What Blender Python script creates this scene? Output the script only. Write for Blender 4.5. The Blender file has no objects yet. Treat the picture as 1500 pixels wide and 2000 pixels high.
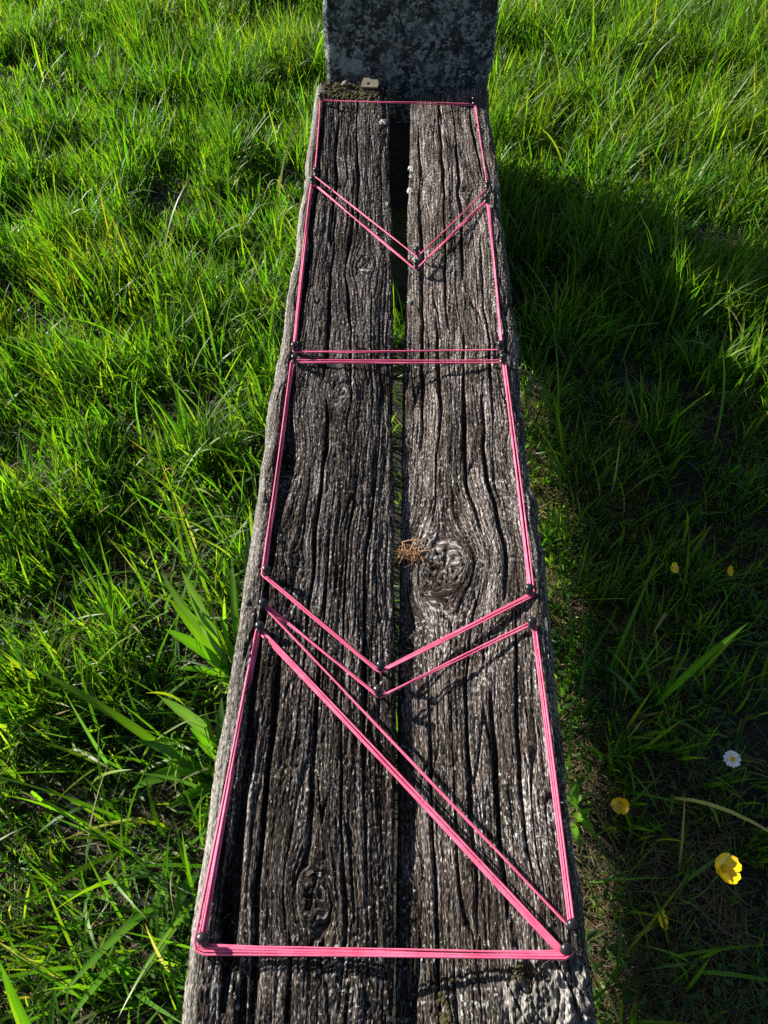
import bpy, bmesh, math, random
import numpy as np
from mathutils import Vector, Matrix

# ------------------------------------------------------------------ camera, sky, sun, exposure
sc = bpy.context.scene
SEAT = 0.38                                   # height of the bench top above the ground
cam = bpy.data.objects.new('camera', bpy.data.cameras.new('camera'))
sc.collection.objects.link(cam)
cam.location = (0, 0, SEAT + 1.0)
cam.rotation_euler = (math.radians(90 - 53.1), 0, math.radians(1.3))
cam.data.sensor_fit = 'VERTICAL'
cam.data.sensor_height = 36
cam.data.lens = 28.08
cam.data.clip_start = 0.02
cam.data.clip_end = 500
sc.camera = cam

SUN_EL = math.radians(24)
SUN_TRAVEL = Vector((0.894 * math.cos(SUN_EL), -0.447 * math.cos(SUN_EL), -math.sin(SUN_EL)))
world = bpy.data.worlds.new('World'); sc.world = world; world.use_nodes = True
wn = world.node_tree.nodes; wn.clear()
sky = wn.new('ShaderNodeTexSky'); sky.sky_type = 'NISHITA'; sky.sun_disc = False
sky.sun_elevation = SUN_EL; sky.sun_rotation = math.atan2(-SUN_TRAVEL.x, -SUN_TRAVEL.y)
bg = wn.new('ShaderNodeBackground'); bg.inputs[1].default_value = 0.05
wo = wn.new('ShaderNodeOutputWorld')
world.node_tree.links.new(sky.outputs[0], bg.inputs[0]); world.node_tree.links.new(bg.outputs[0], wo.inputs[0])
sl = bpy.data.lights.new('sun', 'SUN'); sl.energy = 5.0; sl.angle = math.radians(0.5); sl.color = (1.0, 0.96, 0.90)
sun = bpy.data.objects.new('sun', sl); sc.collection.objects.link(sun)
sun.rotation_euler = SUN_TRAVEL.to_track_quat('-Z', 'Y').to_euler()
sc.view_settings.view_transform = 'Standard'; sc.view_settings.look = 'None'
sc.view_settings.gamma = 1.0; sc.view_settings.use_curve_mapping = False
sc.view_settings.exposure = 1.3
sc.render.engine = 'CYCLES'
sc.cycles.use_denoising = False
sc.cycles.max_bounces = 4; sc.cycles.transmission_bounces = 3; sc.cycles.diffuse_bounces = 3; sc.cycles.glossy_bounces = 2

rng = np.random.default_rng(11)
random.seed(5)
COL = sc.collection

# ------------------------------------------------------------------ helpers
def link(o, parent=None):
    COL.objects.link(o)
    if parent is not None: o.parent = parent
    return o
def tag(o, label=None, cat=None, group=None, kind=None):
    for k, v in (('label', label), ('category', cat), ('group', group), ('kind', kind)):
        if v: o[k] = v
    return o
def empty(name, loc=(0, 0, 0)):
    o = bpy.data.objects.new(name, None); o.empty_display_size = 0.02; o.location = loc
    return link(o)
def mesh_np(name, V, quads=None, tris=None, attrs=None, colors=None, smooth=True):
    """fast mesh from numpy arrays"""
    me = bpy.data.meshes.new(name)
    V = np.ascontiguousarray(V, np.float32)
    nq = 0 if quads is None else len(quads); nt = 0 if tris is None else len(tris)
    me.vertices.add(len(V)); me.vertices.foreach_set('co', V.ravel())
    li = np.concatenate([np.asarray(a, np.int32).ravel() for a in (quads, tris) if a is not None])
    me.loops.add(len(li)); me.loops.foreach_set('vertex_index', li)
    tot = np.concatenate([np.full(nq, 4, np.int32), np.full(nt, 3, np.int32)])
    st = np.concatenate([[0], np.cumsum(tot)[:-1]]).astype(np.int32)
    me.polygons.add(len(tot)); me.polygons.foreach_set('loop_start', st); me.polygons.foreach_set('loop_total', tot)
    me.polygons.foreach_set('use_smooth', np.full(len(tot), smooth, bool))
    for k, a in (attrs or {}).items():
        at = me.attributes.new(k, 'FLOAT', 'POINT'); at.data.foreach_set('value', np.ascontiguousarray(a, np.float32).ravel())
    for k, a in (colors or {}).items():
        a = np.concatenate([a, np.ones((len(a), 1))], 1)
        at = me.attributes.new(k, 'FLOAT_COLOR', 'POINT'); at.data.foreach_set('color', np.ascontiguousarray(a, np.float32).ravel())
    me.update(calc_edges=True); me.validate()
    return me
def mobj(name, me, mat, parent=None):
    o = bpy.data.objects.new(name, me)
    if mat is not None: me.materials.append(mat)
    return link(o, parent)

_tab = np.random.default_rng(77).random((8, 256, 256)).astype(np.float32)
def vn(x, y, seed=0):
    """smooth value noise in -1..1"""
    T = _tab[seed % 8]; o = seed * 37
    xi = np.floor(x).astype(int); yi = np.floor(y).astype(int)
    fx = x - xi; fy = y - yi
    fx = fx * fx * (3 - 2 * fx); fy = fy * fy * (3 - 2 * fy)
    a = (xi + o) & 255; b = (xi + o + 1) & 255; c = (yi + o * 3) & 255; d = (yi + o * 3 + 1) & 255
    r = (T[a, c] * (1 - fx) + T[b, c] * fx) * (1 - fy) + (T[a, d] * (1 - fx) + T[b, d] * fx) * fy
    return r * 2 - 1
def fbm(x, y, seed=0, n=3):
    r = 0; a = 1; s = 0
    for k in range(n):
        r = r + a * vn(x * 2 ** k, y * 2 ** k, seed + k); s += a; a *= 0.5
    return r / s
def sstep(a, b, x):
    t = np.clip((x - a) / (b - a), 0, 1); return t * t * (3 - 2 * t)

# ------------------------------------------------------------------ material helpers
def mat(name):
    m = bpy.data.materials.new(name); m.use_nodes = True
    nt = m.node_tree; nt.nodes.clear()
    out = nt.nodes.new('ShaderNodeOutputMaterial'); p = nt.nodes.new('ShaderNodeBsdfPrincipled')
    nt.links.new(p.outputs[0], out.inputs[0])
    return m, nt, p, out
def N(nt, t, **kw):
    n = nt.nodes.new(t)
    for k, v in kw.items():
        if k == 'inp':
            for a, b in v.items():
                if hasattr(b, 'node'): nt.links.new(b, n.inputs[a])
                else: n.inputs[a].default_value = b
        else: setattr(n, k, v)
    return n
def ramp(nt, fac, stops):
    r = N(nt, 'ShaderNodeValToRGB'); nt.links.new(fac, r.inputs[0])
    e = r.color_ramp.elements
    while len(e) < len(stops): e.new(0.5)
    for i, (p, c) in enumerate(stops):
        e[i].position = p; e[i].color = (*(c if hasattr(c, '__len__') else (c, c, c)), 1)
    return r.outputs[0]
def mix(nt, fac, a, b):
    n = N(nt, 'ShaderNodeMix', data_type='RGBA')
    for s, v in ((0, fac), (6, a), (7, b)):
        if hasattr(v, 'node'): nt.links.new(v, n.inputs[s])
        else: n.inputs[s].default_value = v if s == 0 else (*v, 1)
    return n.outputs[2]
def math_(nt, op, a, b=0.0):
    n = N(nt, 'ShaderNodeMath', operation=op)
    for i, v in enumerate((a, b)):
        if hasattr(v, 'node'): nt.links.new(v, n.inputs[i])
        else: n.inputs[i].default_value = v
    return n.outputs[0]
def vec3(nt, a, b, c=0.0):
    n = N(nt, 'ShaderNodeCombineXYZ')
    for i, v in enumerate((a, b, c)):
        if hasattr(v, 'node'): nt.links.new(v, n.inputs[i])
        else: n.inputs[i].default_value = v
    return n.outputs[0]
def noise(nt, vec, scale, detail=3, rough=0.55):
    return N(nt, 'ShaderNodeTexNoise', inp={'Vector': vec, 'Scale': scale, 'Detail': detail, 'Roughness': rough}).outputs[0]

def wood_material(name, dark, warm, fleck):
    m, nt, p, out = mat(name)
    g = N(nt, 'ShaderNodeAttribute', attribute_name='grain').outputs['Fac']
    v = N(nt, 'ShaderNodeAttribute', attribute_name='along').outputs['Fac']
    bleach = N(nt, 'ShaderNodeAttribute', attribute_name='bleach').outputs['Fac']
    tc = N(nt, 'ShaderNodeTexCoord').outputs['Object']
    gv = vec3(nt, math_(nt, 'MULTIPLY', g, 330.0), math_(nt, 'MULTIPLY', v, 14.0))
    gv2 = vec3(nt, math_(nt, 'MULTIPLY', g, 800.0), math_(nt, 'MULTIPLY', v, 150.0))
    n1 = noise(nt, gv, 1.0, 3, 0.6); n2 = noise(nt, gv2, 1.0, 2, 0.5)
    s = math_(nt, 'ADD', math_(nt, 'MULTIPLY', n1, 0.45), math_(nt, 'MULTIPLY', n2, 0.55))
    col = ramp(nt, s, [(0.38, (0.012 * dark, 0.009 * dark, 0.0072 * dark)), (0.48, (0.044 * dark, 0.033 * dark, 0.027 * dark)),
                       (0.55, (0.140 * dark, 0.120 * dark, 0.107 * dark)), (0.635, (0.42 * dark, 0.382 * dark, 0.358 * dark))])
    # green-black algae and brown weathering in broad patches
    stv = vec3(nt, math_(nt, 'MULTIPLY', g, 26.0), math_(nt, 'MULTIPLY', v, 5.0))
    st = noise(nt, stv, 1.0, 4, 0.65)
    near = N(nt, 'ShaderNodeMapRange', inp={'Value': v, 'From Min': 0.75, 'From Max': 0.25, 'To Min': 0.0, 'To Max': 0.07}).outputs[0]
    st = math_(nt, 'ADD', st, near)
    sm = N(nt, 'ShaderNodeMix', data_type='RGBA', blend_type='MULTIPLY')
    nt.links.new(ramp(nt, st, [(0.44, 0.0), (0.60, 0.95)]), sm.inputs[0]); nt.links.new(col, sm.inputs[6]); sm.inputs[7].default_value = (0.31 * warm, 0.30, 0.265, 1)
    col = sm.outputs[2]
    br = noise(nt, tc, 23.0, 3, 0.6)
    col = mix(nt, ramp(nt, br, [(0.55, 0.0), (0.75, 0.35)]), col, (0.055, 0.042, 0.030))
    # pale crusty lichen flecks
    lv = vec3(nt, math_(nt, 'MULTIPLY', g, 230.0), math_(nt, 'MULTIPLY', v, 120.0))
    ln = noise(nt, lv, 1.0, 3, 0.7)
    reg = noise(nt, tc, 9.0, 3, 0.6)
    lf = math_(nt, 'ADD', ln, math_(nt, 'MULTIPLY', math_(nt, 'SUBTRACT', reg, 0.5), 0.30))
    lmask = ramp(nt, lf, [(0.60, 0.0), (0.64, fleck)])
    col = mix(nt, lmask, col, (0.42, 0.405, 0.375))
    # bleached silver edges, painted weaker on the shaded right edge
    col = mix(nt, math_(nt, 'MULTIPLY', bleach, 0.75), col, ramp(nt, s, [(0.38, (0.07, 0.062, 0.05)), (0.48, (0.33, 0.31, 0.265)), (0.60, (0.56, 0.54, 0.49))]))
    nt.links.new(col, p.inputs['Base Color'])
    p.inputs['Roughness'].default_value = 0.95; p.inputs['Specular IOR Level'].default_value = 0.06
    hgt = math_(nt, 'ADD', math_(nt, 'MULTIPLY', n1, 1.0), math_(nt, 'MULTIPLY', n2, 0.9))
    hgt = math_(nt, 'ADD', hgt, math_(nt, 'MULTIPLY', lmask, 0.25))
    b = N(nt, 'ShaderNodeBump', inp={'Height': hgt, 'Strength': 0.85, 'Distance': 0.0024})
    nt.links.new(b.outputs[0], p.inputs['Normal'])
    return m

def blade_material(name, rough=0.46, trans=0.54, boost=(1.55, 1.75, 0.4)):
    m, nt, p, out = mat(name)
    t = N(nt, 'ShaderNodeAttribute', attribute_name='tint').outputs['Color']
    nt.links.new(t, p.inputs['Base Color']); p.inputs['Roughness'].default_value = rough
    p.inputs['Specular IOR Level'].default_value = 0.45
    mul = N(nt, 'ShaderNodeMix', data_type='RGBA', blend_type='MULTIPLY'); mul.inputs[0].default_value = 1
    nt.links.new(t, mul.inputs[6]); mul.inputs[7].default_value = (*boost, 1)
    tr = N(nt, 'ShaderNodeBsdfTranslucent'); nt.links.new(mul.outputs[2], tr.inputs[0])
    ms = N(nt, 'ShaderNodeMixShader'); ms.inputs[0].default_value = trans
    nt.links.new(p.outputs[0], ms.inputs[1]); nt.links.new(tr.outputs[0], ms.inputs[2]); nt.links.new(ms.outputs[0], out.inputs[0])
    return m
def plain(name, col, rough=0.5, spec=0.5, bump=None, var=0.0):
    m, nt, p, out = mat(name)
    p.inputs['Base Color'].default_value = (*col, 1); p.inputs['Roughness'].default_value = rough
    p.inputs['Specular IOR Level'].default_value = spec
    tc = N(nt, 'ShaderNodeTexCoord').outputs['Object']
    if var:
        n = noise(nt, tc, 60, 3)
        c = mix(nt, ramp(nt, n, [(0.3, 0.0), (0.7, 1.0)]), tuple(x * (1 - var) for x in col), tuple(min(1, x * (1 + var)) for x in col))
        nt.links.new(c, p.inputs['Base Color'])
    if bump:
        n = noise(nt, tc, bump[0], 4, 0.6)
        b = N(nt, 'ShaderNodeBump', inp={'Height': n, 'Strength': 0.7, 'Distance': bump[1]})
        nt.links.new(b.outputs[0], p.inputs['Normal'])
    return m

M_WOOD_L = wood_material('weathered_oak_dark', 0.88, 1.0, 0.6)
M_WOOD_R = wood_material('weathered_oak_grey', 1.32, 1.0, 0.8)
M_GRASS = blade_material('grass_blade')
M_LEAF = blade_material('broad_leaf', 0.38, 0.45)
M_STRAW = blade_material('dry_straw', 0.7, 0.15, (1.2, 1.1, 0.9))
M_PIN = plain('black_plastic', (0.012, 0.012, 0.015), 0.32, 0.5)
M_STEEL = plain('pin_steel', (0.35, 0.34, 0.33), 0.4, 0.6)
M_PETAL = plain('buttercup_petal', (0.85, 0.55, 0.004), 0.18, 0.6)
M_STAMEN = plain('stamen', (0.75, 0.42, 0.01), 0.6, 0.3, (900, 0.001))
M_DAISY = plain('daisy_petal', (0.82, 0.83, 0.80), 0.5, 0.3)
M_DISC = plain('daisy_disc', (0.75, 0.38, 0.02), 0.7, 0.2, (1500, 0.001))
M_STEM = plain('flower_stem', (0.09, 0.16, 0.03), 0.5, 0.4)
M_REDSTEM = plain('red_stem', (0.45, 0.10, 0.05), 0.5, 0.4)
M_LICHEN = plain('pale_lichen', (0.38, 0.38, 0.33), 0.9, 0.1, (300, 0.002), 0.25)
M_CHIP = plain('grey_chip', (0.16, 0.135, 0.10), 0.8, 0.2, (200, 0.001), 0.2)
M_MOSS = plain('dark_moss', (0.055, 0.045, 0.02), 0.95, 0.1, (700, 0.003), 0.5)

def string_material():
    m, nt, p, out = mat('pink_cord')
    tc = N(nt, 'ShaderNodeTexCoord').outputs['Object']
    n = noise(nt, tc, 45, 3)
    c = mix(nt, ramp(nt, n, [(0.3, 0.0), (0.7, 1.0)]), (0.62, 0.070, 0.155), (0.76, 0.15, 0.26))
    nt.links.new(c, p.inputs['Base Color']); p.inputs['Roughness'].default_value = 0.5
    p.inputs['Specular IOR Level'].default_value = 0.4
    fz = noise(nt, tc, 1400, 2); b = N(nt, 'ShaderNodeBump', inp={'Height': fz, 'Strength': 0.5, 'Distance': 0.0006}); nt.links.new(b.outputs[0], p.inputs['Normal'])
    return m
M_STRING = string_material()

def slab_material():
    m, nt, p, out = mat('lichened_stone')
    tc = N(nt, 'ShaderNodeTexCoord').outputs['Object']
    base = noise(nt, tc, 14, 5, 0.65)
    col = ramp(nt, base, [(0.3, (0.010, 0.0105, 0.013)), (0.55, (0.026, 0.028, 0.031)), (0.75, (0.07, 0.075, 0.075))])
    w = noise(nt, tc, 30, 2); 
    vadd = N(nt, 'ShaderNodeVectorMath', operation='MULTIPLY_ADD')
    nt.links.new(vec3(nt, w, w, w), vadd.inputs[0]); vadd.inputs[1].default_value = (0.02, 0.02, 0.02); nt.links.new(tc, vadd.inputs[2])
    hs = 0
    for sc_, lo, hi, c, rg in ((24, 0.50, 0.66, (0.085, 0.103, 0.110), 0.62), (58, 0.52, 0.62, (0.24, 0.275, 0.28), 0.70), (130, 0.54, 0.63, (0.31, 0.345, 0.34), 0.6), (14, 0.62, 0.70, (0.26, 0.30, 0.31), 0.6)):
        nn = noise(nt, vadd.outputs[0], sc_, 5, rg)
        reg = noise(nt, tc, 7 + sc_ * 0.15, 2)
        d = math_(nt, 'ADD', nn, math_(nt, 'MULTIPLY', math_(nt, 'SUBTRACT', reg, 0.5), 0.5))
        mk = ramp(nt, d, [(lo, 0.0), (hi, 0.85)])
        col = mix(nt, mk, col, c); hs = math_(nt, 'ADD', mk, hs)
    vo = N(nt, 'ShaderNodeTexVoronoi', inp={'Vector': vadd.outputs[0], 'Scale': 48, 'Randomness': 1.0})
    rnd = N(nt, 'ShaderNodeSeparateColor'); nt.links.new(vo.outputs['Color'], rnd.inputs[0])
    d = math_(nt, 'ADD', math_(nt, 'ADD', vo.outputs['Distance'], math_(nt, 'MULTIPLY', rnd.outputs[0], 0.6)), math_(nt, 'MULTIPLY', math_(nt, 'SUBTRACT', noise(nt, tc, 120, 3), 0.5), 0.5))
    mk = ramp(nt, d, [(0.30, 0.8), (0.46, 0.0)]); col = mix(nt, mk, col, (0.23, 0.265, 0.27)); hs = math_(nt, 'ADD', mk, hs)
    nt.links.new(col, p.inputs['Base Color']); p.inputs['Roughness'].default_value = 0.9
    p.inputs['Specular IOR Level'].default_value = 0.2
    fine = noise(nt, tc, 260, 4)
    hh = math_(nt, 'ADD', math_(nt, 'MULTIPLY', hs, 0.5), fine)
    b = N(nt, 'ShaderNodeBump', inp={'Height': hh, 'Strength': 0.8, 'Distance': 0.003})
    nt.links.new(b.outputs[0], p.inputs['Normal'])
    return m
M_SLAB = slab_material()

def soil_material():
    m, nt, p, out = mat('soil')
    tc = N(nt, 'ShaderNodeTexCoord').outputs['Object']
    n = noise(nt, tc, 40, 5, 0.65); n2 = noise(nt, tc, 2.2, 4)
    col = ramp(nt, n, [(0.3, (0.008, 0.006, 0.004)), (0.55, (0.022, 0.017, 0.010)), (0.75, (0.055, 0.042, 0.024))])
    col = mix(nt, ramp(nt, n2, [(0.35, 0.0), (0.65, 0.6)]), col, (0.014, 0.026, 0.006))
    nt.links.new(col, p.inputs['Base Color']); p.inputs['Roughness'].default_value = 0.95
    b = N(nt, 'ShaderNodeBump', inp={'Height': n, 'Strength': 1.0, 'Distance': 0.02})
    nt.links.new(b.outputs[0], p.inputs['Normal'])
    return m

# ------------------------------------------------------------------ the ground
def gz(x, y):
    f = np.exp(-((x / 12.0) ** 2 + (y / 12.0) ** 2))
    return (0.022 * vn(x * 2.1 + 5, y * 2.1, 3) + 0.010 * vn(x * 7, y * 7, 4)) * f - 0.012
t = np.linspace(-1, 1, 181)
ax = np.sinh(t * 5.2) / np.sinh(5.2) * 150
gx, gy = np.meshgrid(ax, ax + 1.5, indexing='ij')
n = len(t); idx = np.arange(n * n).reshape(n, n)
q = np.stack([idx[:-1, :-1], idx[1:, :-1], idx[1:, 1:], idx[:-1, 1:]], -1).reshape(-1, 4)
gme = mesh_np('ground', np.stack([gx, gy, gz(gx, gy)], -1).reshape(-1, 3), quads=q)
tag(mobj('ground', gme, soil_material()), 'dark soil under the rough grass', kind='structure')

# ------------------------------------------------------------------ weathered bench planks
GY = [-0.6, 0.08, 0.35, 0.5, 0.71, 0.93, 1.12, 1.62, 1.95, 2.2]
XIN_L = [0.007, 0.007, 0.005, 0.003, -0.003, -0.007, -0.009, -0.020, -0.032, -0.037]
XIN_R = [0.012, 0.012, 0.011, 0.011, 0.009, 0.012, 0.013, 0.015, 0.020, 0.022]
def rows(y0, y1):
    ys = [y0]
    while ys[-1] < y1:
        y = ys[-1]; ys.append(y + (0.0015 + 0.0011 * max(0.0, y)))
    return np.array(ys)
def profile(drop):
    """cross-section of a plank: outer side, rounded arris, dished top, inner side, underside.
    s runs 0 (outer) .. 1 (inner), nominal width .22"""
    W = 0.222; TH = 0.082; Ro = 0.024; Ri = 0.007
    def top(a): return -drop * (0.12 * a + 0.88 * a ** 1.35) + 0.0015 * math.cos(a * 9)
    pts = []
    for z in np.linspace(-TH, -Ro, 24): pts.append((0.0, z))
    for k in range(1, 29):
        a = math.pi / 2 * k / 29
        pts.append((Ro - Ro * math.cos(a), -Ro + Ro * math.sin(a) + top((Ro - Ro * math.cos(a)) / W) * (k / 29)))
    xs = np.arange(Ro, W - Ri, 0.00105)
    for x in xs: pts.append((x, top(x / W)))
    zi = top((W - Ri) / W)
    for k in range(1, 10):
        a = math.pi / 2 * k / 10
        pts.append((W - Ri + Ri * math.sin(a), zi - Ri + Ri * math.cos(a)))
    for z in np.linspace(zi - Ri, -TH - 0.004, 24): pts.append((W, z))
    for x in np.linspace(W, 0, 14)[1:-1]: pts.append((x, -TH - 0.004 * x / W))
    P = np.array(pts)
    d = np.roll(P, -1, 0) - np.roll(P, 1, 0); d /= np.linalg.norm(d, axis=1)[:, None] + 1e-9
    nrm = np.stack([-d[:, 1], d[:, 0]], 1)          # outward
    seg = np.linalg.norm(np.diff(P, axis=0), axis=1); arc = np.concatenate([[0], np.cumsum(seg)])
    arc -= arc[24 + 14]                              # zero near the outer arris
    return P, nrm, arc, W
def plank(name, side, drop, xin, knots, cracks, seed, material, parent, y0, y1, burr=None):
    P, nrm, arc, W = profile(drop)
    ys = rows(y0, y1); nv = len(ys); nu = len(P)
    U = np.broadcast_to(arc[None, :], (nv, nu)); V = np.broadcast_to(ys[:, None], (nv, nu))
    # grain lines bend round the knots
    g = U + 0.010 * vn(V * 1.9, U * 9, seed) + 0.0042 * vn(V * 6, U * 22, seed + 1) + 0.0012 * vn(V * 21, U * 50, seed + 2)
    ringw = np.zeros_like(g); rr = np.zeros_like(g); kang = np.zeros_like(g)
    for (ku, kv, R, el, rot) in knots:
        du = U - ku; dv = (V - kv)
        du2 = du * math.cos(rot) + dv * math.sin(rot); dv2 = (dv * math.cos(rot) - du * math.sin(rot)) / el
        r2 = du2 ** 2 + dv2 ** 2
        g = g - du * R * R / (r2 + 0.75 * R * R) * 1.25 * np.exp(-r2 / (5.5 * R) ** 2)
        r = np.sqrt(r2) * (1 + 0.30 * vn(np.arctan2(dv2, du2) * 1.3 + 9, r2 * 0 + ku * 50, seed) + 0.25 * vn(U * 90, V * 60, seed + 3))
        w = sstep(1.2 * R, 0.35 * R, r)
        g = g + w * (0.004 * vn(U * 110, V * 90, seed + 1))
        ringw = np.maximum(ringw, w); rr = np.where(w > 0.01, r / R, rr); kang = np.where(w > 0.01, np.arctan2(dv2, du2), kang)
    # corrugated weathered grain
    amp = np.clip(0.65 + 0.9 * vn(U * 20, V * 2.6, seed + 2), 0.15, 1.5)
    rib = 0.0016 * amp * (1 - 2.4 * np.abs(vn(g / 0.0078, V / 0.17, seed + 3)))
    rib2 = 0.0012 * (1.15 - 2.3 * np.abs(vn(g / 0.0042 + 7, V / 0.06, seed + 2))) * np.clip(0.6 + vn(U * 30, V * 5, seed + 6), 0.1, 1.4)
    def fib(wl, lv, sd, k): return np.clip(np.abs(vn(g / wl + sd, V / lv, seed + sd)) * k, 0, 1) - 1
    h = np.minimum(rib, 0.0002) + np.minimum(rib2, 0.0002) + 0.0015 * fib(0.0036, 0.075, 4, 3.2) * amp + 0.0011 * fib(0.0025, 0.026, 5, 2.6)
    h += 0.0006 * vn(g / 0.0021, V / 0.014, seed + 5) + 0.00035 * vn(U / 0.0023, V / 0.0038, seed + 6)
    h += 0.0016 * vn(g / 0.013, V / 0.25, seed + 6) + 0.0034 * fbm(U / 0.06, V / 0.20, seed + 1)
    # short cross checks that break the ridges into blocks
    cc = np.abs(vn(g / 0.011 + 40, V / 0.0095 + vn(g / 0.02, V / 0.02, seed) * 0.9, seed + 2))
    h -= 0.0018 * sstep(0.13, 0.0, cc) * sstep(-0.15, 0.35, vn(U * 14, V * 5, seed + 5))
    # many small drying cracks, then the named deep ones
    for kk, (wl, th, dd) in enumerate(((0.0095, 0.11, 0.0040), (0.006, 0.10, 0.0024), (0.016, 0.075, 0.0065))):
        sc_n = vn(g / wl + 3 + kk, V / 0.23 + vn(U * 40, V * 9, seed + kk) * 0.15, seed + 7 + kk)
        h -= dd * sstep(th, 0.0, np.abs(sc_n)) * sstep(0.0, 0.40, vn(g / 0.02 + kk * 9, V / 0.22 + 7, seed + 3 + kk))
    deep = np.zeros_like(h)
    for (g0, va, vb, wd, dp) in cracks:
        c = g0 + 0.0035 * vn(V * 5 + g0 * 70, V * 0 + g0 * 300, seed + 4) + 0.0012 * vn(V * 26, V * 0 + g0 * 90, seed)
        tt = np.clip((V - va) / (vb - va), 0, 1); env = np.sin(np.pi * tt) ** 0.35 * ((V > va) & (V < vb))
        ww = 1.35 * wd * (0.35 + 0.65 * env) * (0.75 + 0.45 * vn(V * 11, V * 0 + g0 * 50, seed + 6))
        k = np.exp(-(np.abs(g - c) / np.maximum(ww, 0.0006)) ** 3) * env
        deep = np.maximum(deep, k * dp * 1.4)
    h = h - deep
    # knots: radial splits, sunken heart
    h += ringw * (0.0016 * fbm(U / 0.006, V / 0.006, seed + 4, 2) + 0.0014 * vn(rr * 7 + kang, kang * 2, seed + 2) + 0.0008 * vn(U / 0.0024, V / 0.003, seed + 1) - 0.002 * sstep(0.7, 0.0, rr) - 0.0035 * sstep(0.20, 0.0, np.abs(vn(kang * 1.9, rr * 0.9, seed + 1))) * sstep(1.1, 0.5, rr))
    bl = sstep(0.020, -0.010, U + 0.006 * vn(V * 9, U * 0, seed)) * sstep(-0.085, -0.03, U) * (0.55 + 0.45 * sstep(-0.3, 0.4, vn(V * 4, U * 60, seed + 2))) * (0.75 + 0.25 * vn(g / 0.004, V / 0.08, seed + 1))
    if side > 0: bl = bl * 0.22  # shade put into the colour: right edge kept darker, as it faces away from sun
    if burr:
        for (bu, bv, br) in burr:
            w = sstep(br, br * 0.35, np.hypot(U - bu, (V - bv) * 0.8) + 0.012 * vn(U * 60, V * 60, seed))
            ridged = 0.5 - np.abs(fbm(U / 0.018, V / 0.022, seed + 2, 3))
            h += w * (0.020 * ridged - 0.004 + 0.0035 * vn(U / 0.003, V / 0.004, seed) - 0.010 * sstep(0.16, 0.0, np.abs(vn((U - V * 0.5) / 0.014, (V + U) / 0.05, seed + 3)))); bl = np.maximum(bl, w * 0.38)
    # position
    xo = (-0.225 if side < 0 else 0.228) + 0.0040 * side * vn(ys * 3, ys * 0 + seed, seed) + 0.0026 * side * vn(ys * 19, ys * 0 + seed, seed + 1) - side * 0.006 * sstep(0.35, 0.7, vn(ys * 7 + 3, ys * 0 + seed, seed + 4))
    xi = np.interp(ys, GY, xin) + 0.0016 * vn(ys * 9, ys * 0, seed + 5)
    wy = (xi - xo) / W                                # signed scale
    sag = 0.0015 * vn(ys * 1.3, ys * 0, seed + 2)
    X = xo[:, None] + wy[:, None] * P[None, :, 0] + np.sign(wy)[:, None] * nrm[None, :, 0] * h * -1 * -1
    Z = SEAT + P[None, :, 1] + nrm[None, :, 1] * h + sag[:, None]
    VV = np.stack([X, V + 0.0, Z], -1)
    idx = np.arange(nv * nu).reshape(nv, nu); nx = np.roll(idx, -1, 1)
    q = np.stack([idx[:-1], idx[1:], nx[1:], nx[:-1]], -1).reshape(-1, 4)
    if side > 0: q = q[:, ::-1]
    # ragged end caps: a fan to a middle vertex
    verts = VV.reshape(-1, 3); extra = []; tris = []
    for row, sgn in ((0, -1), (nv - 1, 1)):
        cidx = nv * nu + len(extra); cpt = VV[row].mean(0); extra.append(cpt)
        a = idx[row]; b = np.roll(a, -1)
        tr = np.stack([a, b, np.full(nu, cidx)], -1)
        if (sgn * side) < 0: tr = tr[:, ::-1]
        tris.append(tr)
    verts = np.concatenate([verts, np.array(extra)])
    pad = lambda a: np.concatenate([np.asarray(a, float).ravel(), [0, 0]])
    me = mesh_np(name, verts, quads=q, tris=np.concatenate(tris), attrs={'grain': pad(g), 'along': pad(V), 'bleach': pad(bl)})
    o = mobj(name, me, material, parent)
    top = (arc > -0.012) & (arc < W + 0.0)
    return o, VV[:, top]
bench = tag(empty('plank_bench', (0, 0.8, 0)), 'weathered grey bench seat of two cracked oak planks standing in the grass', 'bench')
# (u, v, radius, stretch, tilt); u measured from the outer edge
KL = [(0.121, 1.014, 0.017, 1.7, 0.2), (0.158, 1.395, 0.021, 2.0, -0.2), (0.128, 0.196, 0.021, 1.9, 0.25), (0.036, 0.86, 0.013, 2.0, 0.2), (0.075, 0.66, 0.010, 2.4, 0.2)]
KR = [(0.152, 0.660, 0.044, 1.35, 0.25), (0.080, 1.675, 0.013, 1.3, 0.0), (0.09, 2.06, 0.008, 2, 0)]
CL = [(0.040, 0.08, 0.42, 0.0082, 0.022), (0.036, 0.36, 0.66, 0.0050, 0.016), (0.034, 0.62, 1.10, 0.0070, 0.020), (0.030, 1.15, 2.06, 0.0055, 0.018), (0.066, 0.05, 0.55, 0.0036, 0.012),
      (0.092, 0.55, 1.0, 0.0036, 0.012), (0.085, 1.05, 1.6, 0.0030, 0.011), (0.078, 1.45, 2.1, 0.0030, 0.010), (0.117, 0.2, 0.75, 0.0019, 0.008),
      (0.125, 0.92, 1.75, 0.0026, 0.010), (0.135, 1.5, 2.13, 0.0030, 0.011), (0.150, 0.08, 0.9, 0.0018, 0.007), (0.168, 0.95, 1.3, 0.0020, 0.008),
      (0.183, 0.2, 1.1, 0.0020, 0.008), (0.055, -0.5, 0.12, 0.004, 0.012), (0.105, -0.5, 0.16, 0.0026, 0.01), (0.16, -0.5, 0.11, 0.002, 0.009)]
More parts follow.
